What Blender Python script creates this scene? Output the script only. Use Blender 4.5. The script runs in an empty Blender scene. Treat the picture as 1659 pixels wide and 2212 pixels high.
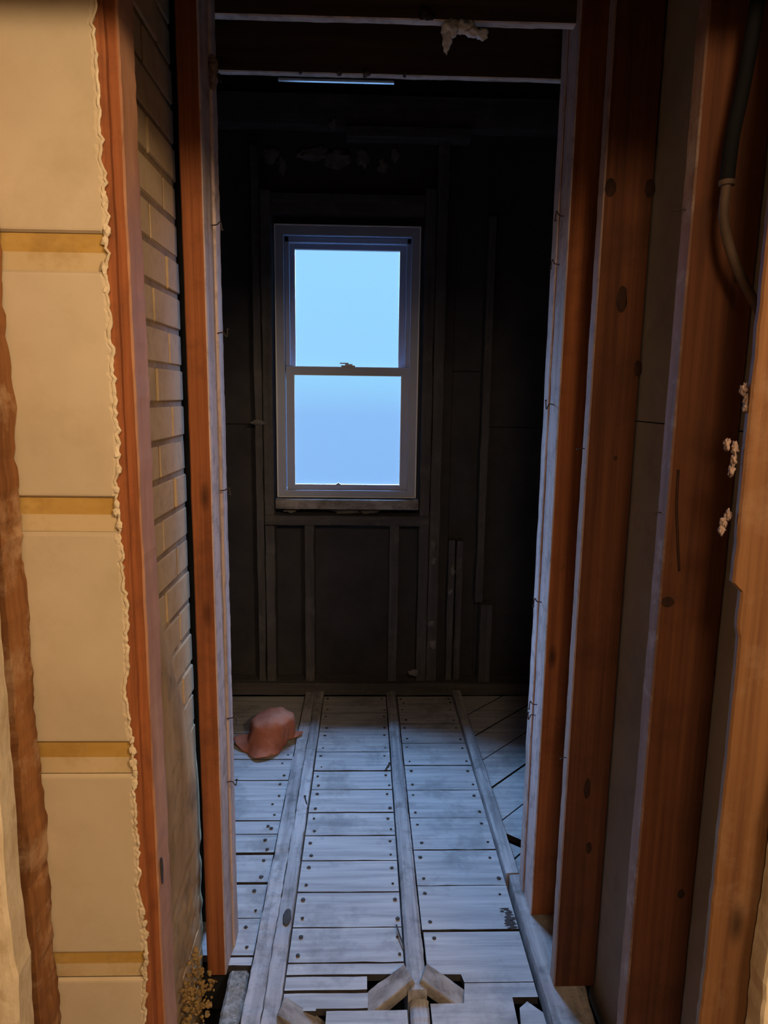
import bpy, bmesh, math, random
from mathutils import Vector, Matrix, noise
R = math.radians
SC = bpy.context.scene
COL = SC.collection
rnd = random.Random(7)

# ------------------------------------------------------------ camera
CAMZ = 1.62
pitch, yaw, roll = R(9.654), R(1.685), R(0.753)
fw = Vector((math.sin(yaw)*math.cos(pitch), math.cos(yaw)*math.cos(pitch), -math.sin(pitch)))
rt = Vector((math.cos(yaw), -math.sin(yaw), 0)); up = rt.cross(fw)
rt2 = rt*math.cos(roll) + up*math.sin(roll); up2 = up*math.cos(roll) - rt*math.sin(roll)
cd = bpy.data.cameras.new('camera'); cam = bpy.data.objects.new('camera', cd); COL.objects.link(cam)
cam.matrix_world = Matrix.Translation((0, 0, CAMZ)) @ Matrix((rt2, up2, -fw)).transposed().to_4x4()
cd.sensor_fit = 'VERTICAL'; cd.sensor_height = 24.0; cd.lens = 24.0*1479.55/2212.0
cd.clip_start = 0.02
SC.camera = cam

# ------------------------------------------------------------ sky: overcast, dusky blue, brighter overhead
w = bpy.data.worlds.new('sky'); SC.world = w; w.use_nodes = True
nt = w.node_tree; nt.nodes.clear()
tc = nt.nodes.new('ShaderNodeTexCoord'); sp = nt.nodes.new('ShaderNodeSeparateXYZ')
nt.links.new(tc.outputs['Generated'], sp.inputs[0])
mr = nt.nodes.new('ShaderNodeMapRange'); mr.inputs[1].default_value = -1; mr.inputs[2].default_value = 1
nt.links.new(sp.outputs['Z'], mr.inputs[0])
cr = nt.nodes.new('ShaderNodeValToRGB'); nt.links.new(mr.outputs[0], cr.inputs[0])
els = cr.color_ramp.elements
els[0].position = 0.0; els[0].color = (.20, .42, .80, 1)
els[1].position = 1.0; els[1].color = (.40, .72, 1, 1)
for p_, c_ in ((.40, (.24, .48, .88, 1)), (.485, (.26, .52, .93, 1)), (.51, (.30, .66, 1, 1)), (.58, (.33, .70, 1, 1))):
    e = els.new(p_); e.color = c_
bg = nt.nodes.new('ShaderNodeBackground'); bg.inputs['Strength'].default_value = 1.08
ou = nt.nodes.new('ShaderNodeOutputWorld')
nt.links.new(cr.outputs[0], bg.inputs[0]); nt.links.new(bg.outputs[0], ou.inputs[0])
# the bright part of the overcast sky
sd = bpy.data.lights.new('sky_sun', 'SUN'); sd.energy = 58.0; sd.angle = R(66); sd.color = (.30, .55, 1)
so = bpy.data.objects.new('sky_sun', sd); COL.objects.link(so)
so.rotation_euler = Vector((.02, -1, -math.tan(R(39)))).to_track_quat('-Z', 'Y').to_euler()
so.location = (0, 6, 5)
# warm bulb of the hallway behind the camera
ld = bpy.data.lights.new('hall_bulb', 'POINT'); ld.energy = 56; ld.shadow_soft_size = .17; ld.color = (1, .70, .43)
lo = bpy.data.objects.new('hall_bulb', ld); COL.objects.link(lo); lo.location = (.08, -.60, 2.37)
ld2 = ld.copy(); ld2.name = 'left_side_fill'; ld2.energy = 106  # added fill lamp, brightens the left side only
lo2 = bpy.data.objects.new('left_side_fill', ld2); COL.objects.link(lo2); lo2.location = (.98, -.52, 2.36)

vs = SC.view_settings
SC.display_settings.display_device = 'sRGB'
vs.view_transform = 'Standard'; vs.look = 'None'; vs.exposure = 0.0; vs.gamma = 1.0
try: vs.use_curve_mapping = False
except Exception: pass

# ------------------------------------------------------------ materials
def mat(name, c1, c2, scale=(6, 6, 6), rough=.85, bump=.25, det=6, c3=None, c3amt=.5, fine=None, spec=.3, knots=0, kaxis=2, metallic=0, lo_=.34, hi_=.66):
    m = bpy.data.materials.new(name); m.use_nodes = True
    n = m.node_tree.nodes; l = m.node_tree.links
    b = n['Principled BSDF']; b.inputs['Roughness'].default_value = rough
    b.inputs['Specular IOR Level'].default_value = spec; b.inputs['Metallic'].default_value = metallic
    t = n.new('ShaderNodeTexCoord'); oi = n.new('ShaderNodeObjectInfo')
    ad = n.new('ShaderNodeVectorMath'); ad.operation = 'ADD'
    ml = n.new('ShaderNodeMath'); ml.operation = 'MULTIPLY'; ml.inputs[1].default_value = 40
    l.new(oi.outputs['Random'], ml.inputs[0]); l.new(t.outputs['Object'], ad.inputs[0]); l.new(ml.outputs[0], ad.inputs[1])
    mp = n.new('ShaderNodeMapping'); mp.inputs['Scale'].default_value = scale; l.new(ad.outputs[0], mp.inputs[0])
    ns = n.new('ShaderNodeTexNoise'); ns.inputs['Scale'].default_value = 1; ns.inputs['Detail'].default_value = det
    ns.inputs['Roughness'].default_value = .62; l.new(mp.outputs[0], ns.inputs['Vector'])
    r = n.new('ShaderNodeValToRGB'); l.new(ns.outputs['Fac'], r.inputs[0])
    r.color_ramp.elements[0].position = lo_; r.color_ramp.elements[0].color = (*c1, 1)
    r.color_ramp.elements[1].position = hi_; r.color_ramp.elements[1].color = (*c2, 1)
    out = r.outputs[0]
    if c3:
        n2 = n.new('ShaderNodeTexNoise'); n2.inputs['Scale'].default_value = fine or 9; n2.inputs['Detail'].default_value = 8
        n2.inputs['Roughness'].default_value = .7; l.new(ad.outputs[0], n2.inputs['Vector'])
        r2 = n.new('ShaderNodeValToRGB'); l.new(n2.outputs['Fac'], r2.inputs[0])
        r2.color_ramp.elements[0].position = .5; r2.color_ramp.elements[0].color = (0, 0, 0, 1)
        r2.color_ramp.elements[1].position = .66; r2.color_ramp.elements[1].color = (c3amt,)*3 + (1,)
        mx = n.new('ShaderNodeMixRGB'); l.new(r2.outputs[0], mx.inputs[0]); l.new(out, mx.inputs[1]); mx.inputs[2].default_value = (*c3, 1)
        out = mx.outputs[0]
    if knots:
        m2 = n.new('ShaderNodeMapping'); s = [9, 9, 9]; s[kaxis] = 3.2; m2.inputs['Scale'].default_value = s; l.new(ad.outputs[0], m2.inputs[0])
        v = n.new('ShaderNodeTexVoronoi'); v.inputs['Scale'].default_value = 1; l.new(m2.outputs[0], v.inputs['Vector'])
        r3 = n.new('ShaderNodeValToRGB'); l.new(v.outputs['Distance'], r3.inputs[0])
        r3.color_ramp.elements[0].position = .04; r3.color_ramp.elements[0].color = (knots,)*3 + (1,)
        r3.color_ramp.elements[1].position = .15; r3.color_ramp.elements[1].color = (0, 0, 0, 1)
        mx = n.new('ShaderNodeMixRGB'); l.new(r3.outputs[0], mx.inputs[0]); l.new(out, mx.inputs[1])
        mx.inputs[2].default_value = (c1[0]*.15, c1[1]*.15, c1[2]*.15, 1); out = mx.outputs[0]
    l.new(out, b.inputs['Base Color'])
    if bump:
        bp = n.new('ShaderNodeBump'); bp.inputs['Strength'].default_value = bump; bp.inputs['Distance'].default_value = .004
        l.new(ns.outputs['Fac'], bp.inputs['Height']); l.new(bp.outputs[0], b.inputs['Normal'])
    return m

M = {}
M['fir']   = mat('reddish_fir', (.18, .055, .018), (.34, .115, .036), (60, 60, 1.2), knots=.9, c3=(.09, .03, .012), c3amt=.5, fine=5)
M['firshade'] = mat('shaded_red_fir', (.075, .026, .011), (.15, .053, .020), (60, 60, 1.2), c3=(.05, .02, .009), c3amt=.5, fine=5)  # fir darkened to stand in for weaker lamp light on the right studs
M['edgeB'] = mat('shaded_worn_edge', (.22, .145, .115), (.36, .25, .205), (26, 26, 1.5), c3=(.12, .08, .07), c3amt=.6, fine=22)  # edge colour lowered to imitate window light falling off
M['edgeC'] = mat('shaded_brown_edge', (.11, .058, .038), (.20, .11, .075), (26, 26, 1.5), c3=(.28, .22, .19), c3amt=.7, fine=14)  # window-light falloff put into a still darker, browner edge colour
M['firgold'] = mat('golden_fir', (.10, .042, .015), (.17, .080, .028), (60, 60, 1.4), knots=.8, c3=(.22, .14, .08), c3amt=.55, fine=6)
M['firdark'] = mat('brown_fir', (.14, .055, .018), (.34, .15, .05), (30, 30, 1.2), c3=(.50, .33, .19), c3amt=.8, fine=9)
M['edge']  = mat('dusty_stud_edge', (.34, .265, .24), (.60, .48, .45), (26, 26, 1.5), c3=(.20, .15, .14), c3amt=.6, fine=22)
M['edgepink'] = mat('plaster_smeared_wood', (.27, .125, .065), (.43, .23, .13), (14, 14, 2.5), c3=(.26, .14, .09), c3amt=.6, fine=10)
M['plank'] = mat('dusty_floor_plank', (.28, .29, .30), (.47, .47, .47), (2.2, 42, 20), c3=(.16, .17, .18), c3amt=.6, fine=6, bump=.4)
M['plankv'] = mat('dusty_joist_wood', (.19, .19, .20), (.46, .45, .45), (30, 1.8, 20), c3=(.11, .11, .11), c3amt=.7, fine=13, bump=.6)
M['diag']  = mat('dusty_diagonal_plank', (.30, .32, .33), (.50, .51, .51), (8, 8, 8), c3=(.2, .2, .21), c3amt=.3, fine=6)
M['raw']   = mat('grey_sawn_wood', (.16, .15, .145), (.36, .345, .33), (10, 26, 26), c3=(.08, .06, .05), c3amt=.7, fine=16)
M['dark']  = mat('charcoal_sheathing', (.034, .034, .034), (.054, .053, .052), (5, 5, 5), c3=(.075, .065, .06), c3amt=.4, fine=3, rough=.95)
M['darkstud'] = mat('dark_stud', (.055, .052, .050), (.10, .096, .092), (24, 24, 1.6), c3=(.14, .13, .12), c3amt=.5, fine=8, rough=.95)  # near-black tone for the far-wall timbers
M['darkrail'] = mat('dark_rail', (.055, .052, .05), (.10, .096, .092), (1.8, 24, 24), c3=(.13, .12, .11), c3amt=.5, fine=8, rough=.95)
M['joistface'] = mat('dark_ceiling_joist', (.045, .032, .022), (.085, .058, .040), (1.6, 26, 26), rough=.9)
M['joistedge'] = mat('lit_plastered_joist_edge', (.62, .54, .48), (.82, .74, .68), (6, 30, 30), c3=(.2, .16, .13), c3amt=.6, fine=14)  # plaster residue, made paler to imitate light bounced off the floor
M['black'] = mat('black_void', (.010, .010, .010), (.018, .017, .016), bump=0)
M['cream'] = mat('cream_plasterboard', (.47, .385, .25), (.56, .465, .315), (3, 3, 3), c3=(.42, .33, .20), c3amt=.5, fine=4, bump=.1)
M['creamstrip'] = mat('cream_joint', (.50, .38, .20), (.58, .45, .26), (5, 5, 5), c3=(.40, .26, .09), c3amt=.5, fine=12, bump=.2)
M['striptop'] = mat('yellow_joint_top', (.40, .23, .045), (.50, .32, .09), (5, 5, 14), c3=(.28, .16, .04), c3amt=.5, fine=12, bump=.2)  # deeper yellow for the upper half of each joint
M['plaster'] = mat('pale_plaster_edge', (.52, .42, .26), (.70, .60, .42), (30, 30, 14), c3=(.35, .24, .12), c3amt=.4, fine=25, bump=.8)
M['brick'] = mat('buff_brick', (.40, .29, .16), (.56, .42, .25), (9, 9, 9), c3=(.20, .13, .07), c3amt=.5, fine=9, bump=.5)
M['mortar'] = mat('brown_mortar', (.17, .115, .06), (.27, .185, .10), (18, 18, 18), bump=.9)
M['parge'] = mat('parged_mortar', (.30, .20, .10), (.50, .36, .20), (8, 8, 3), c3=(.10, .08, .055), c3amt=.6, fine=7, bump=.6)
M['drywall'] = mat('grey_board', (.22, .20, .17), (.28, .25, .22), (3, 3, 3), bump=.05, c3=(.12, .1, .08), c3amt=.3)
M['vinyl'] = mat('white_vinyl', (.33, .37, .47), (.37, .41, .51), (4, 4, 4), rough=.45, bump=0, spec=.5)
M['bead']  = mat('white_glazing_bead', (.75, .75, .75), (.82, .82, .82), (4, 4, 4), rough=.4, bump=0, spec=.5)
M['metal'] = mat('dark_latch_metal', (.12, .12, .13), (.18, .18, .19), rough=.4, bump=0, metallic=.6)
M['steel'] = mat('glint_steel', (.55, .58, .6), (.7, .72, .75), (20, 20, 20), rough=.22, bump=0, metallic=1)
M['nail']  = mat('rusty_nail', (.022, .018, .017), (.05, .04, .035), (60, 60, 60), rough=.7, bump=0)
M['knot'] = mat('dark_knot', (.018, .008, .004), (.05, .018, .008), (60, 60, 30), bump=.1)
M['terra'] = mat('orange_rubber', (.34, .105, .055), (.47, .165, .09), (12, 12, 12), c3=(.52, .26, .18), c3amt=.5, fine=14, bump=.5, rough=.8)
M['white'] = mat('white_plaster_lump', (.75, .78, .80), (.85, .88, .9), (30, 30, 30), bump=.8)
M['pinkplaster'] = mat('pinkish_plaster_crumb', (.18, .12, .095), (.28, .20, .16), (60, 60, 60), bump=.9)
M['greyplaster'] = mat('grey_plaster_patch', (.10, .095, .09), (.20, .19, .18), (20, 20, 20), bump=.8)
M['concrete'] = mat('speckled_concrete', (.10, .095, .08), (.30, .29, .26), (55, 55, 55), c3=(.42, .41, .38), c3amt=.7, fine=60, bump=1)
M['foam']  = mat('crumbling_yellow_plaster', (.20, .12, .04), (.50, .34, .13), (40, 40, 40), c3=(.1, .06, .02), c3amt=.7, fine=40, bump=1)
M['cable'] = mat('black_cable_jacket', (.006, .006, .006), (.010, .010, .010), rough=.8, bump=0, spec=.1)
M['gap'] = mat('dark_plank_edge', (.03, .028, .026), (.06, .055, .05), (20, 20, 20), bump=0)
M['clampshadow'] = mat('brown_clamp_shadow', (.06, .037, .022), (.09, .055, .035), (30, 30, 30), rough=.7, bump=.1)  # brown of the clamp and of the cable's modelled shadow
M['hallwall'] = mat('hall_plaster', (.22, .18, .14), (.27, .22, .17), bump=0)
gm = bpy.data.materials.new('window_glass'); gm.use_nodes = True
n = gm.node_tree.nodes; n.clear()
t1 = n.new('ShaderNodeBsdfTransparent'); t1.inputs[0].default_value = (.97, .98, .99, 1)
g1 = n.new('ShaderNodeBsdfGlossy'); g1.inputs['Roughness'].default_value = .6
mx = n.new('ShaderNodeMixShader'); mx.inputs[0].default_value = .04; o_ = n.new('ShaderNodeOutputMaterial')
gm.node_tree.links.new(t1.outputs[0], mx.inputs[1]); gm.node_tree.links.new(g1.outputs[0], mx.inputs[2]); gm.node_tree.links.new(mx.outputs[0], o_.inputs[0])
M['glass'] = gm

# ------------------------------------------------------------ helpers
def mats(o, ms):
    for m in (ms if isinstance(ms, (list, tuple)) else [ms]): o.data.materials.append(M[m])
def obj(name, bm, ms, parent=None, loc=(0, 0, 0), smooth=False):
    me = bpy.data.meshes.new(name); bm.normal_update()
    L = Vector(loc)
    if L.length: bmesh.ops.translate(bm, verts=bm.verts, vec=-L)
    bm.to_mesh(me); bm.free()
    o = bpy.data.objects.new(name, me); COL.objects.link(o); mats(o, ms)
    if smooth:
        for p in me.polygons: p.use_smooth = True
    if parent:
        o.parent = parent; o.location = L - parent.location
    else: o.location = L
    return o
def tag(o, label, cat, group=None):
    o['label'] = label; o['category'] = cat
    if group: o['group'] = group
    return o
def struct(o): o['kind'] = 'structure'; return o
def thing(name, label, cat, loc, group=None):
    o = bpy.data.objects.new(name, None); COL.objects.link(o); o.location = loc; o.empty_display_size = .05
    return tag(o, label, cat, group)
def box(bm, x0, x1, y0, y1, z0, z1, mi=0):
    vs_ = [bm.verts.new((x, y, z)) for x in (x0, x1) for y in (y0, y1) for z in (z0, z1)]
    for f in ((0, 1, 3, 2), (4, 6, 7, 5), (0, 4, 5, 1), (2, 3, 7, 6), (0, 2, 6, 4), (1, 5, 7, 3)):
        q = bm.faces.new([vs_[i] for i in f]); q.material_index = mi
    return vs_
def board(x0, x1, y0, y1, z0, z1, axis=2, seg=30, jit=.0015, ch=.003, seed=0, side=None, bm=None, wane=0):
    """a sawn board lofted along one axis with worn, slightly uneven edges; side = {direction: material index}"""
    own = bm is None
    if own: bm = bmesh.new()
    lo_, hi = [x0, y0, z0], [x1, y1, z1]
    a, b = [(1, 2), (2, 0), (0, 1)][axis]
    A0, A1, B0, B1 = lo_[a], hi[a], lo_[b], hi[b]; c = ch
    prof = [(A0+c, B0), (A1-c, B0), (A1, B0+c), (A1, B1-c), (A1-c, B1), (A0+c, B1), (A0, B1-c), (A0, B0+c)]
    dirs = ['-b', 'c', '+a', 'c', '+b', 'c', '-a', 'c']
    nm = 'xyz'; rings = []
    for i in range(seg+1):
        t = lo_[axis] + (hi[axis]-lo_[axis])*i/seg; ring = []
        for k, (pa, pb) in enumerate(prof):
            co = [0, 0, 0]; co[axis] = t
            s = Vector((t*9+seed*3.1, k//2*5.7+seed, seed*1.7))
            d = noise.noise(s)*jit*.6 + noise.noise(s*4)*jit*.5 + noise.noise(s*11)*jit*.35
            w_ = max(0, noise.noise(Vector((t*3+seed*2, (k+1)//2*9.0, 4)))-.15)*wane
            ca, cb = (A0+A1)/2, (B0+B1)/2
            co[a] = pa + d*(1 if pa > ca else -1) - w_*(1 if pa > ca else -1)
            co[b] = pb + d*(1 if pb > cb else -1) - w_*(1 if pb > cb else -1)*.6
            ring.append(bm.verts.new(co))
        rings.append(ring)
    for i in range(seg):
        for k in range(8):
            f = bm.faces.new((rings[i][k], rings[i][(k+1) % 8], rings[i+1][(k+1) % 8], rings[i+1][k]))
            d = dirs[k]
            if side:
                key = None
                if d[0] in '+-': key = d[0] + nm[a if d[1] == 'a' else b]
                if key in side: f.material_index = side[key]
                elif d == 'c':
                    p, q = dirs[(k-1) % 8], dirs[(k+1) % 8]
                    for g in (p, q):
                        kk = g[0] + nm[a if g[1] == 'a' else b]
                        if kk in side: f.material_index = side[kk]
    bm.faces.new(rings[0][::-1]); bm.faces.new(rings[-1])
    bmesh.ops.recalc_face_normals(bm, faces=bm.faces)
    return bm
def rag(t, seed, amp): return noise.noise(Vector((t*6, seed, 0)))*amp + noise.noise(Vector((t*33, seed, 3)))*amp*.4 + noise.noise(Vector((t*110, seed, 7)))*amp*.45
def lump(c, s, seed, sub=2, amp=.35, bm=None):
    own = bm if bm is not None else bmesh.new()
    r = bmesh.ops.create_icosphere(own, subdivisions=sub, radius=1)
    for v in r['verts']:
        k = 1 + noise.noise(v.co*1.7 + Vector((seed, seed*2, 0)))*amp + noise.noise(v.co*5 + Vector((seed, 0, 9)))*amp*.5
        v.co = Vector((v.co.x*s[0]*k, v.co.y*s[1]*k, v.co.z*s[2]*k)) + Vector(c)
    return own
def tube(pts, r, seg=10, bm=None, n=6):
    bm = bm if bm is not None else bmesh.new()
    P = [Vector(p) for p in pts]; S = []
    for i in range(len(P)-1):
        p0 = P[max(i-1, 0)]; p1 = P[i]; p2 = P[i+1]; p3 = P[min(i+2, len(P)-1)]
        for k in range(n):
            t = k/n; S.append(.5*((2*p1) + (p2-p0)*t + (2*p0-5*p1+4*p2-p3)*t*t + (3*p1-p0-3*p2+p3)*t**3))
    S.append(P[-1]); rings = []
    for i, p in enumerate(S):
        d = (S[min(i+1, len(S)-1)] - S[max(i-1, 0)]).normalized()
        a = d.cross(Vector((.31, .93, .17))).normalized(); b = d.cross(a)
        rings.append([bm.verts.new(p + (a*math.cos(q*2*math.pi/seg) + b*math.sin(q*2*math.pi/seg))*r) for q in range(seg)])
    for i in range(len(rings)-1):
        for q in range(seg): bm.faces.new((rings[i][q], rings[i][(q+1) % seg], rings[i+1][(q+1) % seg], rings[i+1][q]))
    bm.faces.new(rings[0][::-1]); bm.faces.new(rings[-1]); return bm

# ------------------------------------------------------------ shell of the room and of the hall behind the camera
def slab(name, *d, m='dark'):
    bm = bmesh.new(); box(bm, *d); o = obj(name, bm, m, loc=((d[0]+d[1])/2, (d[2]+d[3])/2, d[4])); return struct(o)
struct(obj('wall_outer', (lambda b: (box(b, -1.4, -.50, 3.73, 3.77, -.4, 3.2), box(b, .31, 1.8, 3.73, 3.77, -.4, 3.2), box(b, -.50, .31, 3.73, 3.77, 2.49, 3.2), box(b, -.50, .31, 3.73, 3.77, -.4, 1.04), b)[4])(bmesh.new()), 'black', loc=(0, 3.75, 0)))
slab('wall_left_closet', -1.25, -.46, 1.9, 1.93, -.3, 3.15, m='black')
slab('ceiling', -1.3, 1.8, 1.2, 3.9, 3.15, 3.2, m='black')
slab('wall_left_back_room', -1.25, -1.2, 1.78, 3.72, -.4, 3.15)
slab('wall_right_back_room', 1.7, 1.75, .9, 3.72, -.4, 3.15, m='black')
slab('wall_right_passage', .72, 1.7, 1.5, 1.55, -.4, 3.15, m='black')
# hall
slab('floor_hall', -1.4, 1.5, -2.2, .85, -.08, 0, m='hallwall')
slab('ceiling_hall', -1.4, 1.5, -2.2, 1.2, 2.55, 2.62, m='hallwall')
slab('wall_hall_left', -1.45, -1.4, -2.2, 1.3, -.1, 2.6, m='hallwall')
slab('wall_hall_right', 1.5, 1.55, -2.2, 1.3, -.1, 2.6, m='hallwall')
slab('wall_hall_back', -1.4, 1.5, -2.25, -2.2, -.1, 2.6, m='hallwall')
slab('wall_hall_header', -1.4, 1.5, .92, 1.04, 2.20, 3.15, m='hallwall')
slab('wall_left_passage', -1.4, -1.2, 1.3, 1.78, -.4, 3.15, m='black')
slab('ceiling_passage', -1.4, 1.7, 1.04, 1.3, 3.1, 3.15, m='black')

# left plaster of the hall opening, cream and close to the camera
bm = bmesh.new(); N = 90; prev = None
for i in range(N+1):
    z = -.0 + 2.5*i/N; e = -.503 + rag(z, 3, .006)
    ring = [bm.verts.new(p) for p in ((-1.4, .88, z), (e-.004, .88, z), (e, .886, z), (e-.003, .93, z), (-1.4, .93, z))]
    if prev:
        for k in range(5): bm.faces.new((prev[k], prev[(k+1) % 5], ring[(k+1) % 5], ring[k]))
    prev = ring
bmesh.ops.recalc_face_normals(bm, faces=bm.faces)
struct(obj('wall_hall_plaster', bm, 'plaster', loc=(-.9, .9, 0)))

# cream board wall on the left, facing the camera, with recessed yellowed joints and a broken right edge
bm = bmesh.new()
joints = [(2.30, 2.24), (1.867, 1.809), (1.444, 1.385), (1.001, .939), (.573, .517), (.15, .09)]
def zrange():
    z = 2.75; rows = []
    for a, b in joints: rows.append((z, a, 0)); rows.append((a, b, 1)); z = b
    rows.append((z, -.05, 0)); return rows
for (za, zb, rec) in zrange():
    y = 1.15 if not rec else 1.158
    nn = max(3, int((za-zb)/.0035)) if not rec else 8
    pr_ = None
    for i in range(nn+1):
        z = za + (zb-za)*i/nn; e = -.413 + rag(z, 11, .011)
        edge = min(1, min(abs(z-za), abs(z-zb))/.004) if not rec else 1
        yy = y + (1-edge)*.006
        ring = [bm.verts.new(p) for p in ((-.66, yy, z), (-.60, yy, z), (-.5, yy, z), (e-.006, yy, z), (e, yy+.004, z), (e-.002, 1.172, z), (-.66, 1.172, z))]
        if pr_:
            for k in range(7):
                f = bm.faces.new((pr_[k], pr_[(k+1) % 7], ring[(k+1) % 7], ring[k]))
                if rec: f.material_index = 2 if i <= 4 else 1
        pr_ = ring
bmesh.ops.recalc_face_normals(bm, faces=bm.faces)
struct(obj('wall_left_boarding', bm, ['cream', 'creamstrip', 'striptop'], loc=(-.5, 1.15, 0)))
# plaster bead squeezed along the broken edge
bm = bmesh.new()
pts = []
z = 2.6
i = 0
while z > .0:
    pts.append((-.413 + rag(z, 11, .011) + rnd.uniform(-.0015, .0025), 1.153 + rnd.uniform(-.002, .002), z)); z -= .007
rr = []
for k in range(0, len(pts)-32, 31):
    tube(pts[k:k+32], .0022 + rnd.random()*.0012, 7, bm, 1)
for zc in (1.93, 1.86, 1.80, 1.50, 1.44, 1.38, .99, .95, .93, .67, .62, .56, .52):
    for j in range(3): lump((-.412 + rag(zc, 11, .011) + rnd.uniform(-.003, .003), 1.152, zc + rnd.uniform(-.02, .02)), (.005, .004, .008), zc*7+j, 1, .7, bm)
tag(obj('plaster_bead', bm, 'plaster', loc=(-.413, 1.15, 0)), 'crusty cream plaster bead along the broken right edge of the cream boarding', 'plaster')

# ------------------------------------------------------------ left side timbers and brick
def stud(name, label, d, ms='fir', side=None, seed=0, group=None, **k):
    bm = board(*d, seed=seed, side=side, seg=160, **k)
    return tag(obj(name, bm, ms, loc=((d[0]+d[1])/2, (d[2]+d[3])/2, d[4])), label, 'stud', group)
lp = stud('wooden_post', 'reddish orange post beside the cream boarding, plaster smeared on its right face', (-.50, -.384, 1.174, 1.250, 0, 2.9), ['fir', 'edgepink'], {'+x': 1}, seed=3, jit=.0025)
bm = board(-.425, -.402, 1.160, 1.176, .0, 2.7, seed=8, seg=80, jit=.003)
obj('edge_strip', bm, 'fir', lp, loc=(-.40, 1.168, 0))
stud('wooden_post', 'brown weathered post with peeling paint at the far left edge', (-.72, -.574, 1.08, 1.148, 0, 2.6), ['firdark'], None, seed=5, jit=.008)

bm = bmesh.new()
box(bm, -.62, -.4635, 1.252, 1.765, -.3, 3.1, 1)
course = .086
for i in range(-2, 36):
    z0 = .046 + i*course; off = .0 if i % 2 else .12
    y = 1.205 - .23 + off
    while y < 1.77:
        a, b = max(y+.005, 1.254), min(y+.225, 1.768)
        if b-a > .02:
            dx = rnd.uniform(-.002, .002)
            vv = box(bm, -.49, -.460+dx, a, b, z0+.007, z0+course-.007, 0)
        y += .23
bmesh.ops.bevel(bm, geom=[e for e in bm.edges if e.calc_length() < .25 and e.is_manifold], offset=.002, segments=2, affect='EDGES')
for v in bm.verts: v.co.x += noise.noise(v.co*22)*.001
struct(obj('wall_left_brick', bm, ['brick', 'mortar'], loc=(-.5, 1.5, 0)))
# parging over the lower bricks and up along the post
bm = bmesh.new(); NY, NZ = 40, 150; g = {}
for i in range(NY+1):
    for j in range(NZ+1):
        y = 1.252 + .518*i/NY; z = -.02 + 1.75*j/NZ
        top = .93 + (1.60-y)*1.6 + noise.noise(Vector((y*30, 0, 1)))*.05
        cover = 1/(1+math.exp((z-top)*16))
        x = -.4655 + .0115*cover + noise.noise(Vector((y*14, z*7, 2)))*.002 + noise.noise(Vector((y*50, z*30, 2)))*.0008
        if z < .42: x += noise.noise(Vector((y*25, z*25, 5)))*.006 - (.42-z)*.02
        g[i, j] = bm.verts.new((x, y, z))
for i in range(NY):
    for j in range(NZ): bm.faces.new((g[i, j], g[i+1, j], g[i+1, j+1], g[i, j+1]))
geo = bmesh.ops.extrude_face_region(bm, geom=bm.faces[:])
for v in [e for e in geo['geom'] if isinstance(e, bmesh.types.BMVert)]: v.co.x -= .012
bmesh.ops.recalc_face_normals(bm, faces=bm.faces)
struct(obj('trim_parging', bm, 'parge', loc=(-.46, 1.5, 0), smooth=True))
# black hole knocked through the parging
bm = lump((-.3835, 1.195, .715), (.002, .008, .030), 4, 2, .3)
tag(obj('dark_chip', bm, 'nail', loc=(-.3835, 1.195, .715)), 'small dark slanted chip lodged in the parging right of the reddish post', 'chip')

ls = thing('door_stud', 'orange stud left of the opening with grey dusty inner face', 'stud', (-.41, 1.75, 0))
obj('stud_board', board(-.431, -.379, 1.70, 1.80, .0, 3.1, seed=12, side={'+x': 1}, seg=70, jit=.001), ['fir', 'edge'], ls, loc=(-.41, 1.75, 0))
o = obj('lath_strip', board(-.392, -.374, 1.803, 1.862, .0, 3.1, seed=15, seg=260, jit=.0018), 'edge', ls, loc=(-.38, 1.83, 0)); o['label'] = 'pale ragged strip behind the orange stud'
def nail_mesh(pts, r=.0016):
    bm = tube(pts, r, 6); e = Vector(pts[-1]); lump(e, (r*2.4, r*2.4, r*1.6), 1, 1, 0, bm); return bm
for (y, z, a) in ((1.79, 2.36, 1), (1.80, 1.77, -1), (1.78, 1.37, 1), (1.79, .73, 1), (1.77, .55, -1), (1.76, 2.02, 1)):
    obj('nail', nail_mesh([(-.376, y, z), (-.362, y, z+.002), (-.352, y-.003, z+.008*a), (-.349, y-.004, z-.010*a)]), 'nail', ls, loc=(-.37, y, z))

# ------------------------------------------------------------ right stud wall
struct(obj('wall_right', (lambda b: (box(b, .646, .66, 1.05, 1.662, -.05, 1.566), box(b, .646, .66, 1.05, 1.662, 1.569, 3.1), b)[2])(bmesh.new()), 'drywall', loc=(.65, 1.3, 0)))
struct(obj('wall_right_far', (lambda b: (box(b, .612, .66, 1.664, 2.06, -.05, 3.1), b)[1])(bmesh.new()), 'black', loc=(.65, 1.8, 0)))
A_ = thing('door_stud', 'stud right of the opening, brightest bluish grey edge, farthest of the right row', 'stud', (.57, 1.95, .03))
obj('stud_board', board(.530, .605, 1.882, 1.978, .03, 3.1, seed=21, side={'-x': 1}, seg=80, jit=.0015), ['fir', 'edge'], A_, loc=(.57, 1.95, .03))
o = obj('stud_board', board(.527, .600, 1.982, 2.035, .03, 3.1, seed=22, side={'-x': 1}, seg=80, jit=.002), ['fir', 'edge'], A_, loc=(.57, 2.0, .03))
for (y, z, a) in ((1.95, 1.98, 1), (1.93, 1.60, -1), (1.95, 1.02, 1), (1.94, .70, 1), (1.93, 2.1, 1), (1.95, .66, -1)):
    obj('nail', nail_mesh([(.530, y, z), (.516, y, z+.002), (.508, y-.003, z+.012*a), (.505, y-.004, z-.012*a)]), 'nail', A_, loc=(.53, y, z))
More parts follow.
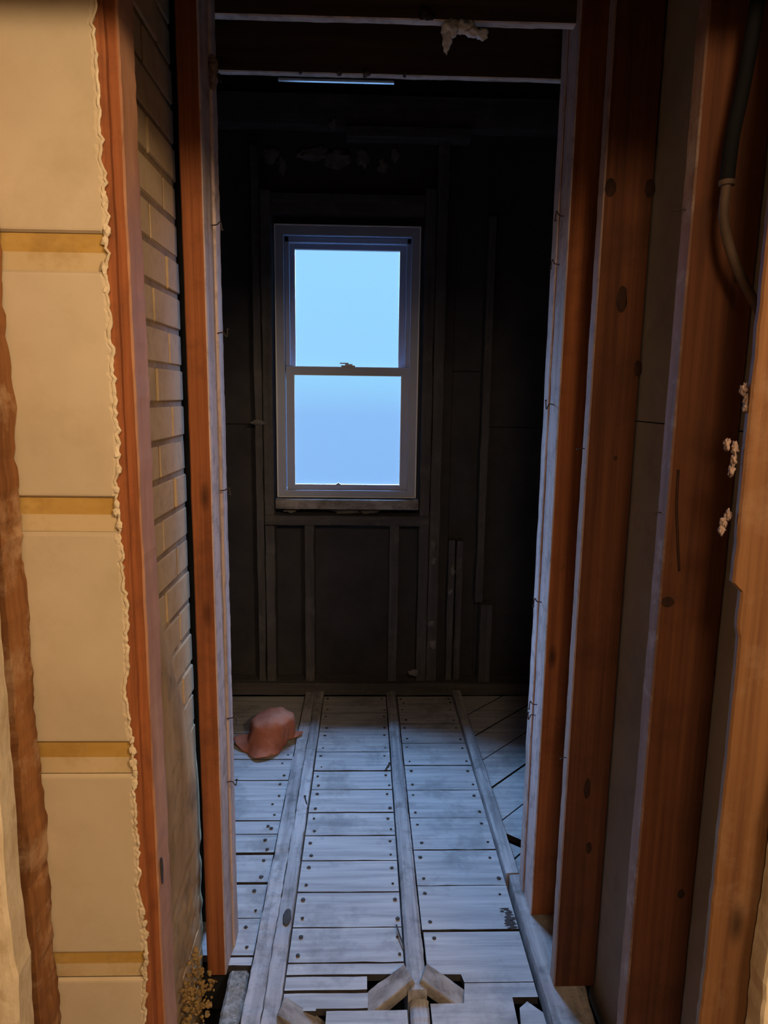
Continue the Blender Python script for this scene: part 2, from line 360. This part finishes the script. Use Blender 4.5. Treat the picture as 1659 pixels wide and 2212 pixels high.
B_ = stud('wall_stud', 'middle reddish stud of the right row with two dark knots, thin pale edge', (.530, .642, 1.618, 1.658, .03, 3.1), ['firshade', 'edgeB'], {'-x': 1}, seed=31, jit=.0012)
C_ = stud('wall_stud', 'wide brown stud of the right row beside the black cable', (.530, .645, 1.168, 1.208, .03, 3.1), ['firshade', 'edgeC'], {'-x': 1}, seed=37, jit=.0012)
for st, lst in ((B_, ((.588, 1.617, 1.845, .012, .030), (.545, 1.617, 2.085, .012, .020), (.634, 1.617, 2.085, .011, .020), (.636, 1.617, 1.69, .010, .020), (.598, 1.617, 1.48, .005, .006), (.60, 1.617, .45, .008, .018), (.585, 1.617, .62, .008, .03))),
                (C_, ((.545, 1.167, 1.262, .011, .010), (.612, 1.167, 1.82, .005, .008), (.62, 1.167, .675, .007, .010)))):
    for (x, y, z, rx, rz) in lst:
        bm = bmesh.new(); bmesh.ops.create_uvsphere(bm, u_segments=20, v_segments=10, radius=1)
        for v in bm.verts: v.co = Vector((v.co.x*rx*(1+noise.noise(v.co*2+Vector((x*90, 0, 0)))*.3), v.co.y*.0012, v.co.z*rz))+Vector((x, y+.001, z))
        o = obj('knot', bm, 'knot' if 'knot' in M else 'nail', st, loc=(x, y, z), smooth=True)
o = obj('sliver', tube([(.543, 1.167, 1.50), (.545, 1.166, 1.44), (.553, 1.166, 1.37), (.560, 1.1665, 1.32)], .0022, 6), 'knot', C_, loc=(.55, 1.167, 1.4)); o['label'] = 'dark brown resin streak'
tag(obj('sole_plate', board(.500, .62, 1.05, 2.07, -.04, .028, axis=1, seed=41, seg=60, jit=.003, wane=.02), 'plankv', loc=(.56, 1.6, 0)), 'dusty bottom plate under the studs at the right side of the floor', 'plate')
for i, (x, y, z, L) in enumerate(((.53, 1.19, 1.42, .012), (.53, 1.19, 1.93, .02), (.53, 1.64, 1.50, .018), (.53, 1.63, .70, .016))):
    st = C_ if y < 1.3 else B_
    obj('nail', nail_mesh([(x, y, z), (x-L*.5, y, z+.001), (x-L, y-.002, z-.002)], .0012), 'nail', st, loc=(x, y, z))

# golden board right at the edge of the frame and pale plaster closer still
bm = bmesh.new(); pr_ = None; N = 160
for i in range(N+1):
    z = 0 + 2.24*i/N
    base = .536 if z > 1.355 else (.551 if z > 1.28 else .556)
    e = base + rag(z, 21, .003)
    ring = [bm.verts.new(p) for p in ((.80, .95, z), (e+.003, .95, z), (e, .953, z), (e+.003, .966, z), (.80, .966, z))]
    if pr_:
        for k in range(5): bm.faces.new((pr_[k], pr_[(k+1) % 5], ring[(k+1) % 5], ring[k]))
    pr_ = ring
bmesh.ops.recalc_face_normals(bm, faces=bm.faces)
E_ = tag(obj('golden_board', bm, 'firgold', loc=(.6, .95, 0)), 'golden brown board at the right edge, stepped broken edge and pale patches', 'board')
struct(obj('wall_hall_right_stub', (lambda b: (box(b, .66, 1.5, .99, 1.04, 0, 2.3), b)[1])(bmesh.new()), 'hallwall', loc=(1, 1, 0)))
bm = bmesh.new(); pr_ = None
for i in range(N+1):
    z = 0 + 2.3*i/N; e = .628 + rag(z, 31, .004)
    if z > 1.02: e += (z-1.02)*.12
    ring = [bm.verts.new(p) for p in ((1.5, .90, z), (e, .90, z), (e-.003, .905, z), (e, .945, z), (1.5, .945, z))]
    if pr_:
        for k in range(5): bm.faces.new((pr_[k], pr_[(k+1) % 5], ring[(k+1) % 5], ring[k]))
    pr_ = ring
bmesh.ops.recalc_face_normals(bm, faces=bm.faces)
struct(obj('wall_hall_right_plaster', bm, 'plaster', loc=(1, .9, 0)))
for i, (lst, lab) in enumerate(((((.534, .968, 1.635), (.5385, .965, 1.622), (.537, .962, 1.610)), 'pinkish plaster crumb on the edge of the golden board, upper of three'),
                         (((.520, .972, 1.558), (.530, .968, 1.552), (.5305, .968, 1.535), (.5285, .968, 1.52)), 'pinkish hooked plaster crumb on the edge of the golden board, middle of three'),
                         (((.531, .97, 1.455), (.526, .972, 1.443), (.5235, .972, 1.432)), 'small pinkish plaster crumb on the edge of the golden board, lowest of three'))):
    bm = bmesh.new()
    for j, c in enumerate(lst): lump(c, (.0042, .004, .0075), i*5+j, 3, .9, bm)
    tag(obj('plaster_crumb', bm, 'pinkplaster', loc=lst[0], smooth=True), lab, 'plaster')

# cable running down over the wide stud
cb = thing('electrical_cable', 'thick black cable hanging down over the wide stud, its shadow modelled as a brown tube curving right', 'cable', (.56, 1.1, 1.75))
obj('black_jacket', tube([(.578, 1.10, 2.45), (.570, 1.10, 2.2), (.561, 1.10, 2.09), (.551, 1.10, 2.01), (.549, 1.10, 1.945)], .0108, 14), 'cable', cb, loc=(.56, 1.1, 1.75), smooth=True)
obj('clamp', tube([(.549, 1.10, 1.950), (.549, 1.10, 1.943)], .0118, 14), 'clampshadow', cb, loc=(.549, 1.1, 1.945), smooth=True)
obj('cable_shadow', tube([(.549, 1.10, 1.945), (.549, 1.10, 1.90), (.562, 1.10, 1.855), (.585, 1.10, 1.81), (.612, 1.10, 1.77), (.66, 1.10, 1.70), (.70, 1.10, 1.66)], .0075, 14), 'clampshadow', cb, loc=(.56, 1.1, 1.8), smooth=True)  # solid brown tube in place of the cable's cast shadow

# ------------------------------------------------------------ floor of short planks between joists
bm = bmesh.new()
def plank(poly, top=0.0, th=.022, tilt=0):
    vs_ = []
    h = rnd.uniform(-.003, .001)
    t = [bm.verts.new((x, y, top+h+tilt*(y-poly[0][1]))) for x, y in poly]
    b = [bm.verts.new((x, y, top+h-th)) for x, y in poly]
    f = bm.faces.new(t); bm.faces.new(b[::-1])
    for i in range(len(poly)):
        j = (i+1) % len(poly); bm.faces.new((t[i], b[i], b[j], t[j])).material_index = 1
def row(x0, x1, ys, gaps={}):
    for i in range(len(ys)-1):
        g_ = gaps.get(i, .005)
        a, b = ys[i]-.0, ys[i+1]+g_
        n_ = 6; poly = []
        for k in range(n_+1): poly.append((x0 + (x1-x0)*k/n_, b + noise.noise(Vector((k*2.1, i*7.7, x0*9)))*.003))
        for k in range(n_, -1, -1): poly.append((x0 + (x1-x0)*k/n_, a + noise.noise(Vector((k*2.3, i*5.1, x0*5)))*.002))
        plank(poly)
nails = []
midY = [3.52, 3.32, 3.12, 2.924, 2.764, 2.621, 2.46, 2.317, 2.178, 2.023, 1.871, 1.734, 1.692]
row(-.209, .126, midY[:-1], {3: .006, 5: .009, 6: .007, 10: .008})
row(-.209, .126, [1.734, 1.692])
row(-.209, .019, [1.689, 1.640]); row(-.209, .021, [1.638, 1.585]); 
plank([(-.209, 1.60), (-.118, 1.60), (-.118, 1.582), (-.209, 1.582)])
row(-.09, .126, [1.580, 1.40]); row(-.209, .126, [1.40, 1.24, 1.08])
rY = [3.52, 3.40, 3.20, 3.004, 2.807, 2.615, 2.424, 2.232, 2.049, 1.854]
row(.189, .488, rY, {3: .006, 5: .003, 6: .006})
plank([(.292, 1.667), (.488, 1.667), (.488, 1.850), (.192, 1.850), (.192, 1.696), (.286, 1.694)])
plank([(.292, 1.664), (.488, 1.664), (.488, 1.617), (.417, 1.617), (.415, 1.545), (.412, 1.50), (.19, 1.50), (.19, 1.60), (.282, 1.60)])
plank([(.417, 1.50), (.49, 1.50), (.49, 1.57), (.455, 1.605), (.43, 1.585)])
row(.189, .488, [1.50, 1.30, 1.1])
lY = [3.52, 3.32, 3.10, 2.86, 2.692, 2.548, 2.412, 2.33, 2.213, 2.065, 1.912, 1.765, 1.735]
row(-1.19, -.314, lY[:-1], {6: .006, 7: .016, 8: .012, 9: .005})
row(-.42, -.314, [1.762, 1.728])
for i in range(len(midY)-2):
    for x in (-.185, .106): nails += [(x, midY[i]-.035), (x+.004, midY[i+1]+.035)]
for i in range(len(rY)-1):
    for x in (.212, .462): nails += [(x, rY[i]-.04), (x+.005, rY[i+1]+.04)]
for i in range(2, len(lY)-2): nails += [(-.345-rnd.random()*.02, lY[i]-.03), (-.34, lY[i+1]+.035)]
nails += [(.22, 1.82), (.46, 1.80), (.462, 1.69), (.25, 1.72), (.463, 1.597), (.465, 1.56), (-.17, 1.71), (.10, 1.70), (.11, 1.545), (-.15, 1.66), (.32, 1.648), (.44, 1.635), (.60, 2.79), (.615, 2.53), (.63, 2.41)]
# diagonal planks in the right of the back room
d = .2225
for k in range(-3, 12):
    c0 = 2.53 + (k-3)*d - .004; c1 = c0 - d + .010      # y = x + c
    if c0 < 1.3: continue
    poly = [(.541, .541+c1), (1.66, 1.66+c1), (1.66, 1.66+c0), (.541, .541+c0)]
    # clip to y <= 3.55 and to the cut line y >= 2.33 - (x-.535)*1.22
    def clip(P, fn):
        out = []
        for i in range(len(P)):
            a, b = P[i], P[(i+1) % len(P)]; fa, fb = fn(a), fn(b)
            if fa >= 0: out.append(a)
            if fa*fb < 0: t = fa/(fa-fb); out.append((a[0]+(b[0]-a[0])*t, a[1]+(b[1]-a[1])*t))
        return out
    q = clip(poly, lambda p: 3.52-p[1])
    if len(q) < 3: continue
    q1 = clip(q, lambda p: p[1] - (2.335-(p[0]-.535)*.8))
    if len(q1) >= 3: plank(q1)
    q2 = clip(clip(q, lambda p: (2.285-(p[0]-.535)*.8) - p[1]), lambda p: p[1]-2.07)
    if len(q2) >= 3: plank(q2, top=-.004)
bmesh.ops.recalc_face_normals(bm, faces=bm.faces)
fl = struct(obj('floor', bm, ['plank', 'gap'], loc=(0, 2.4, 0)))
bm = bmesh.new(); lump((0, 0, 0), (.0062, .0062, .0024), 3, 2, .25, bm)
n0 = obj('nail', bm, 'nail', fl, loc=(0, 0, 0)); nm_ = n0.data; first = True
for (x, y) in nails[:99]:
    o = n0 if first else n0.copy()
    if not first: COL.objects.link(o)
    first = False
    o.parent = fl; o.location = Vector((x+rnd.uniform(-.006, .006), y+rnd.uniform(-.006, .006), .0005)) - fl.location
    s = rnd.uniform(.7, 1.25); o.scale = (s, s, 1); o.rotation_euler[2] = rnd.random()*6
bm = bmesh.new()
for i in range(26):
    lump((.478 - abs(rnd.gauss(0, .012)), 1.905 + rnd.gauss(0, .022), -.001), (rnd.uniform(.006, .018), rnd.uniform(.003, .008), .0022), i, 2, .5, bm)
o = obj('rotten_patch', bm, 'gap', fl, loc=(.47, 1.90, 0)); o['label'] = 'dark rotten splintered patch at a plank end'
slab('floor_lower', -1.3, 1.75, .85, 3.8, -.32, -.28, m='black')

tag(obj('floor_joist', board(-.309, -.258, 1.05, 3.55, -.18, .020, axis=1, seed=51, seg=120, jit=.004, wane=.015), 'plankv', loc=(-.28, 2.3, 0)), 'left half of the wide doubled floor joist, nearest the terracotta rag', 'joist')
tag(obj('floor_joist', board(-.256, -.213, 1.05, 3.55, -.18, .024, axis=1, seed=53, seg=120, jit=.004, wane=.018), 'plankv', loc=(-.23, 2.3, 0)), 'right half of the wide doubled floor joist, beside the middle planks', 'joist')
j2 = tag(obj('floor_joist', board(.131, .183, 1.62, 3.55, -.18, .024, axis=1, seed=55, seg=120, jit=.0025, ch=.010, wane=.012), 'plankv', loc=(.155, 2.5, 0)), 'narrow middle floor joist with rounded top, ending at the cut holes', 'joist')
tag(obj('floor_joist', board(.135, .186, 1.05, 1.615, -.18, -.002, axis=1, seed=56, seg=50, jit=.004, ch=.008, wane=.03), 'plankv', loc=(.155, 1.35, 0)), 'splintered joist stub continuing toward the bottom edge below the holes', 'joist')
tag(obj('floor_joist', board(.492, .536, 2.072, 3.55, -.18, .030, axis=1, seed=57, seg=100, jit=.002), 'plankv', loc=(.51, 2.8, 0)), 'thin right floor joist between cross planks and diagonal planks', 'joist')
# a big dark knot on the doubled joist
bm = bmesh.new(); bmesh.ops.create_uvsphere(bm, u_segments=18, v_segments=8, radius=1)
for v in bm.verts: v.co = Vector((v.co.x*.013*(1+.3*noise.noise(v.co*3)), v.co.y*.036, v.co.z*.003))+Vector((-.228, 1.885, .026))
obj('knot', bm, 'gap', [o for o in COL.objects if o.name.startswith('floor_joist')][1], loc=(-.228, 1.885, .026), smooth=True)
# bridging struts visible in the holes
def strut(p, q, wy, th, seed, label, end=False):
    p, q = Vector(p), Vector(q); L = (q-p).length; mid = (p+q)/2
    bm = board(-L/2, L/2, -wy/2, wy/2, -th/2, th/2, axis=0, seed=seed, seg=14, jit=.003, ch=.003)
    o = obj('bridging_strut', bm, 'raw'); d_ = (q-p)
    o.location = mid; o.rotation_euler = d_.to_track_quat('X', 'Z').to_euler()
    return tag(o, label, 'strut')
strut((.140, 1.668, .022), (-.005, 1.608, -.050), .062, .034, 61, 'short diagonal wood strut dropping into the left notched floor hole')
strut((.172, 1.668, .022), (.318, 1.612, -.050), .062, .034, 63, 'short diagonal wood strut dropping into the right notched floor hole')
strut((-.215, 1.575, .010), (-.08, 1.545, -.060), .062, .034, 65, 'wood strut in the small hole at the bottom edge beside the doubled joist')
bm = bmesh.new(); lump((.118, 1.585, -.035), (.016, .014, .02), 5, 2, .4, bm)
tag(obj('concrete_block', (lambda b: b)(board(-.372, -.316, 1.45, 1.715, -.10, -.002, axis=1, seed=71, seg=40, jit=.004, ch=.008)), 'concrete', loc=(-.34, 1.6, 0)), 'speckled grey concrete block beside the doubled joist at the foot of the left stud', 'block')
bm.free()
tag(obj('floor_beam', board(-.45, -.316, 1.735, 1.765, -.15, -.03, axis=0, seed=72, seg=10), 'black', loc=(-.38, 1.75, -.1)), 'dark timber under the cut ends of the left planks', 'beam')
# bent nails lying on or sticking out of the floor
for i, (p, lab) in enumerate(((((.110, 1.865, .012), (.116, 1.83, .014), (.124, 1.80, .012), (.13, 1.775, .01)), 'bent nail sticking up left of the middle joist, near the holes'),
                        (((-.21, 2.455, .02), (-.222, 2.50, .028), (-.228, 2.53, .028)), 'bent nail on the doubled joist beside the middle planks'),
                        (((.10, 2.76, .004), (.112, 2.79, .006), (.122, 2.815, .008)), 'small bent nail beside the middle joist, farther back'))):
    tag(obj('bent_nail', nail_mesh(p, .0026), 'nail', loc=p[0]), lab, 'nail')

# crumbling yellow plaster at the foot of the parging
bm = bmesh.new()
for i in range(240):
    t = rnd.random(); y = 1.50 + rnd.random()*.18; z = .0 + t*t*.14
    x = -.450 + rnd.random()*.06*(1-t) ; s = rnd.uniform(.002, .0065)
    lump((x, y, z), (s, s*rnd.uniform(.6, 1.3), s*rnd.uniform(.6, 1.5)), i*1.3, 1, .9, bm)
o = tag(obj('plaster_rubble', bm, 'foam', loc=(-.43, 1.6, 0)), 'crumbling yellowish plaster rubble at the foot of the brick wall', 'rubble'); o['kind'] = 'stuff'

# ------------------------------------------------------------ terracotta crumpled sheet
bm = bmesh.new(); NA, NR = 96, 26; cx, cy = -.425, 3.02
g = []
for i in range(NA):
    a = 2*math.pi*i/NA; ca, sa = math.cos(a), math.sin(a)
    deg = (360*i/NA) % 360
    tab = [(0, .125), (12, .140), (24, .135), (40, .105), (90, .100), (140, .105), (165, .120), (176, .165), (184, .190), (194, .175), (210, .150), (225, .150), (240, .165), (255, .176), (268, .170), (278, .150), (288, .125), (302, .098), (320, .080), (336, .082), (350, .105), (360, .128)]
    for k in range(len(tab)-1):
        if tab[k][0] <= deg <= tab[k+1][0]:
            u_ = (deg-tab[k][0])/(tab[k+1][0]-tab[k][0]); u_ = u_*u_*(3-2*u_); rim = tab[k][1]*(1-u_)+tab[k+1][1]*u_; break
    rim += .004*math.sin(9*a)
    front = max(0, -sa); left = max(0, math.cos(a-R(190)))**4; right = max(0, math.cos(a-R(15)))**6
    rc = .104 + .005*math.sin(a*3+.6); brim = rim - rc*1.0
    ringv = []
    for j in range(NR+1):
        t = j/NR
        if t < .42:   r = rc*(t/.42)*.93; z = .137 - .018*(t/.42)**6 + .006*math.sin(ca*r*40+1) + .012*ca*(t/.42)
        elif t < .72:
            s = (t-.42)/.30; r = rc*(.93 + .10*s + .05*math.sin(s*math.pi)) + (max(0, rim-rc*1.03)*s*s*.75*front if rim > rc else (rim-rc)*s); z = .117 + .012*ca - (.117-.030)*s
        else:
            s = (t-.72)/.28; r0 = (rc*1.03 + max(0, rim-rc*1.03)*.75*front) if rim > rc else rim*1.01; r = r0 + (rim-r0)*s; z = .030 - .022*s + .008*math.sin(a*4+2)*s + .026*right*s + .012*left*s*s
        q_ = Vector((ca*r*18, sa*r*18, t*2)); r += noise.noise(q_)*.009*min(1, t*3)
        z += noise.noise(q_*1.3+Vector((4, 0, 0)))*.009*(1 if t < .7 else .6)
        ringv.append(bm.verts.new((cx + ca*r, cy + sa*r, max(z, .004))))
    g.append(ringv)
for i in range(NA):
    for j in range(NR):
        bm.faces.new((g[i][j], g[i][j+1], g[(i+1) % NA][j+1], g[(i+1) % NA][j]))
bmesh.ops.remove_doubles(bm, verts=bm.verts, dist=.0005)
bmesh.ops.recalc_face_normals(bm, faces=bm.faces)
hat = obj('crumpled_sheet', bm, 'terra', loc=(cx, cy, 0), smooth=True)
md = hat.modifiers.new('thick', 'SOLIDIFY'); md.thickness = .004
tag(hat, 'crumpled terracotta orange sheet, hat shaped, lying on the floor planks below the window', 'sheet')

# ------------------------------------------------------------ far wall: sheathing, studs, window
bm = bmesh.new()
YS = 3.665
ox0, ox1, oz0, oz1 = -.455, .270, 1.085, 2.445
panels = [(-1.2, -.60, 1.463, 3.15), (-1.2, -.60, -.3, 1.459), (-.60, ox0, -.3, 3.15), (ox0, ox1, oz1, 3.15), (ox0, ox1, -.3, oz0),
          (ox1, .46, -.3, 3.15), (.462, .62, 1.752, 3.15), (.462, .62, -.3, 1.748), (.622, 1.7, 1.463, 3.15), (.622, 1.7, -.3, 1.459)]
for (a, b, c, d_) in panels: box(bm, a, b, YS, YS+.02, c, d_)
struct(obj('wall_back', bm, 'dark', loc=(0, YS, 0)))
def fstud(label, x0, x1, z0, z1, y0=3.56, y1=3.664, seed=0, name='wall_stud', m='darkstud', wane=.012, cat='stud', axis=2):
    bm = board(x0, x1, y0, y1, z0, z1, axis=axis, seed=seed, seg=50, jit=.0025, wane=wane)
    return tag(obj(name, bm, m, loc=((x0+x1)/2, (y0+y1)/2, z0)), label, cat)
fstud('dark stud at the far wall, outer one of the pair left of the window', -.565, -.527, .07, 2.80, seed=81)
fstud('dark stud at the far wall, touching the left side of the window', -.522, -.472, .07, .935, seed=82)
fstud('dark upper stud beside the left window frame', -.522, -.472, .992, 2.60, seed=96)
fstud('short dark stud under the left part of the window', -.314, -.263, .07, .938, seed=83)
fstud('short dark stud under the right part of the window', .137, .186, .07, .938, seed=84)
fstud('dark stud at the far wall, right beside the window frame', .292, .345, .07, 2.62, seed=85)
fstud('dark plaster-spotted stud, second right of the window', .349, .403, .07, 2.84, seed=86, y0=3.565)
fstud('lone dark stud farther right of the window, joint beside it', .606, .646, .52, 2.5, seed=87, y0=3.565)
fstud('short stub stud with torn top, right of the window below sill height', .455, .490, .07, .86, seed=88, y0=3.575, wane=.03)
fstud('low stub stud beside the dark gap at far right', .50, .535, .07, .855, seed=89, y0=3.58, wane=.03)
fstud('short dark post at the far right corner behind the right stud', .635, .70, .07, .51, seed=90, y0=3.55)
fstud('wide dark window rail above the short studs', -.520, .345, .940, .992, seed=91, name='window_rail', m='darkrail', cat='rail', axis=0, y0=3.552, y1=3.66)
fstud('low dark bottom plate along the foot of the far wall', -1.2, 1.68, .0, .068, seed=92, name='bottom_plate', m='darkrail', cat='plate', axis=0, y0=3.53, y1=3.66)
fstud('dark header beam above the window', -.565, .40, 2.50, 2.60, seed=93, name='header_beam', m='darkrail', cat='beam', axis=0, y0=3.60, y1=3.662)
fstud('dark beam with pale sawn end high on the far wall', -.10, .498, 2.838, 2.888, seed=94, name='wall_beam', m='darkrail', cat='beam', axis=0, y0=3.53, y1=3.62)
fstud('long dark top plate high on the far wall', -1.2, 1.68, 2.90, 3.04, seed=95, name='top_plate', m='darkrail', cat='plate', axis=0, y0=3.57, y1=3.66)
def patches(label, lst, seed, m='greyplaster', group=None):
    for i, (x, y, z, sx, sz) in enumerate(lst):
        tag(obj('plaster_patch', lump((x, y, z), (sx, .006, sz), seed+i, 3, .7), m, loc=(x, y, z), smooth=True), label, 'plaster', group)
patches('greyish plaster remains in a band above the window', [(-.48, 3.66, 2.79, .04, .035), (-.42, 3.66, 2.74, .02, .04), (-.26, 3.66, 2.80, .08, .03), (-.15, 3.66, 2.78, .06, .04), (-.02, 3.66, 2.79, .03, .04), (.08, 3.66, 2.75, .025, .03), (.40, 3.66, 2.72, .02, .02), (.14, 3.66, 2.80, .02, .03)], 5, group='plaster remains above the window')
patches('small pale plaster flake hanging just below the top plate', [(-.17, 3.565, 2.905, .022, .025), ], 25)
patches('grey plaster smears between the window rail and the window sill', [(-.39, 3.60, 1.012, .035, .013), (-.10, 3.60, 1.012, .07, .014), (.03, 3.60, 1.012, .045, .013)], 35, group='smears under the sill')
patches('grey plaster spots down the studs right of the window', [(.375, 3.563, .84, .014, .03), (.372, 3.563, .75, .015, .02), (.37, 3.563, .40, .018, .02), (.38, 3.563, .28, .018, .03), (.48, 3.573, .70, .012, .03), (.47, 3.573, .58, .012, .02), (.28, 3.555, .12, .03, .02)], 45, group='plaster spots on the right studs')
patches('pale plaster lump with a nail hole left of the lower sash', [(-.545, 3.558, 1.475, .035, .014), ], 55)

# window
W = bpy.data.objects.new('window_1', None); COL.objects.link(W); W.location = (-.09, 3.6, 1.09); W['kind'] = 'structure'
def ring(bm, x0, x1, z0, z1, wl, wr, wb, wt, y0, y1, mi=0):
    box(bm, x0, x0+wl, y0, y1, z0, z1, mi); box(bm, x1-wr, x1, y0, y1, z0, z1, mi)
    box(bm, x0+wl, x1-wr, y0, y1, z0, z0+wb, mi); box(bm, x0+wl, x1-wr, y0, y1, z1-wt, z1, mi)
def wpart(name, fn, m, parent=None, bev=.002, label=None):
    bm = bmesh.new(); fn(bm)
    if bev: bmesh.ops.bevel(bm, geom=bm.edges[:], offset=bev, segments=2, affect='EDGES')
    o = obj(name, bm, m); o.parent = parent or W
    base = Vector(W.location) if not parent else Vector((0, 0, 0))
    if parent: o.location = -Vector(W.location) - Vector(parent.location) if False else Vector((0, 0, 0))
    else: o.location = -base
    if label: o['label'] = label
    return o
fr = wpart('window_frame', lambda b: ring(b, -.450, .266, 1.093, 2.440, .040, .040, .032, .045, 3.572, 3.70), 'vinyl')
ft = wpart('outer_bead', lambda b: ring(b, -.455, .271, 1.088, 2.446, .006, .006, .005, .006, 3.566, 3.60), 'bead', bev=.0015)
jb = wpart('jamb_track', lambda b: (box(b, -.408, -.386, 3.60, 3.66, 1.765, 2.393), box(b, .204, .226, 3.60, 3.66, 1.765, 2.393), box(b, -.408, .226, 3.60, 3.67, 2.368, 2.393)), 'vinyl', bev=.0015)
us = wpart('upper_sash', lambda b: ring(b, -.410, .226, 1.735, 2.384, .048, .054, .030, .040, 3.645, 3.675), 'vinyl')
wpart('pane', lambda b: box(b, -.363, .173, 3.658, 3.662, 1.764, 2.345), 'glass', us, bev=0)
wpart('glazing_bead', lambda b: ring(b, -.364, .174, 1.760, 2.346, .004, .004, .004, .005, 3.640, 3.650), 'bead', us, bev=.001)
ls_ = wpart('lower_sash', lambda b: ring(b, -.407, .227, 1.124, 1.762, .041, .040, .027, .042, 3.598, 3.632), 'vinyl')
wpart('pane', lambda b: box(b, -.368, .189, 3.612, 3.616, 1.150, 1.722), 'glass', ls_, bev=0)
wpart('glazing_bead', lambda b: ring(b, -.3665, .1875, 1.1505, 1.7205, .003, .003, .004, .003, 3.594, 3.604), 'bead', ls_, bev=.001)
wpart('sash_lock', lambda b: (box(b, -.125, -.052, 3.600, 3.630, 1.7625, 1.770), box(b, -.105, -.065, 3.606, 3.626, 1.770, 1.777), box(b, -.132, -.085, 3.598, 3.606, 1.777, 1.783)), 'metal', ls_, bev=.002)
wpart('lift_latch', lambda b: (box(b, -.15, -.125, 3.594, 3.606, 1.150, 1.1575), box(b, -.143, -.132, 3.594, 3.604, 1.1575, 1.163)), 'metal', ls_, bev=.0015)
tag(obj('window_sill_board', board(-.462, .284, 3.545, 3.60, 1.028, 1.080, axis=0, seed=99, seg=40, jit=.001), 'sill' if 'sill' in M else 'raw', loc=(-.09, 3.57, 1.03)), 'grey wooden apron board directly under the window frame', 'board')

# ------------------------------------------------------------ ceiling joists and what clings to them
tag(obj('ceiling_joist', board(-1.2, .72, 1.919, 1.947, 2.56, 3.14, axis=0, seed=101, side={'-z': 1}, seg=90, jit=.0015), ['joistface', 'joistedge'], loc=(0, 1.93, 2.56)), 'nearer ceiling joist with pale lower edge, white plaster lump on it', 'joist')
tag(obj('ceiling_joist', board(-1.2, 1.69, 2.228, 2.254, 2.56, 3.14, axis=0, seed=103, side={'-z': 1}, seg=110, jit=.0018), ['joistface', 'joistedge'], loc=(0, 2.24, 2.56)), 'farther ceiling joist with thin pale lower edge above a bluish glint', 'joist')
tag(obj('glint_strip', (lambda b: (box(b, -.27, .08, 2.262, 2.272, 2.553, 2.556), box(b, -.27, .08, 2.262, 2.264, 2.556, 2.57), b)[2])(bmesh.new()), 'steel', loc=(-.1, 2.27, 2.56)), 'thin shiny metal strip standing in for a blue glint behind the farther ceiling joist', 'strip')  # strip added to give the blue glint, real source unknown
bm = bmesh.new()
for i, (c, s) in enumerate((((.212, 1.925, 2.545), (.022, .012, .020)), ((.235, 1.925, 2.55), (.026, .012, .016)), ((.203, 1.925, 2.522), (.012, .009, .022)), ((.200, 1.925, 2.503), (.006, .006, .014)),
                            ((.268, 1.925, 2.538), (.022, .010, .012)), ((.29, 1.925, 2.535), (.016, .010, .013)), ((.262, 1.925, 2.553), (.010, .01, .012)))): lump(c, s, i*3, 3, .6, bm)
tag(obj('plaster_lump', bm, 'white', loc=(.24, 1.925, 2.55), smooth=True), 'ragged white plaster lump hanging from the nearer ceiling joist', 'plaster')
bm = bmesh.new()
for i, (c, s) in enumerate((((.142, 1.915, 2.572), (.014, .006, .016)), ((.155, 1.915, 2.566), (.014, .006, .008)))): lump(c, s, i*3+40, 3, .5, bm)
tag(obj('dark_lump', bm, 'nail', loc=(.145, 1.915, 2.57), smooth=True), 'dark dirt lump left of the white plaster on the nearer ceiling joist', 'dirt')
for i, (c, s) in enumerate((((-.005, 2.226, 2.562), (.013, .007, .010)), ((-.085, 2.226, 2.56), (.008, .006, .007)), ((-.20, 2.226, 2.561), (.006, .005, .006)), ((.11, 2.226, 2.56), (.005, .005, .006)))):
    tag(obj('plaster_lump', lump(c, s, i*3+60, 2, .6), 'greyplaster', loc=c, smooth=True), 'small grey plaster drip on the pale edge of the farther ceiling joist', 'plaster', 'plaster drips on the farther joist')
bm = bmesh.new()
for i, (z, s) in enumerate(((2.40, .012), (2.385, .016), (2.365, .015), (2.345, .009))): lump((-.372+s*.25, 1.80, z), (s*.7, s, s*1.2), i*3+70, 3, .4, bm)
tag(obj('plaster_lump', bm, 'pinkplaster', loc=(-.372, 1.80, 2.38), smooth=True), 'round plaster lump clinging high on the left stud', 'plaster')
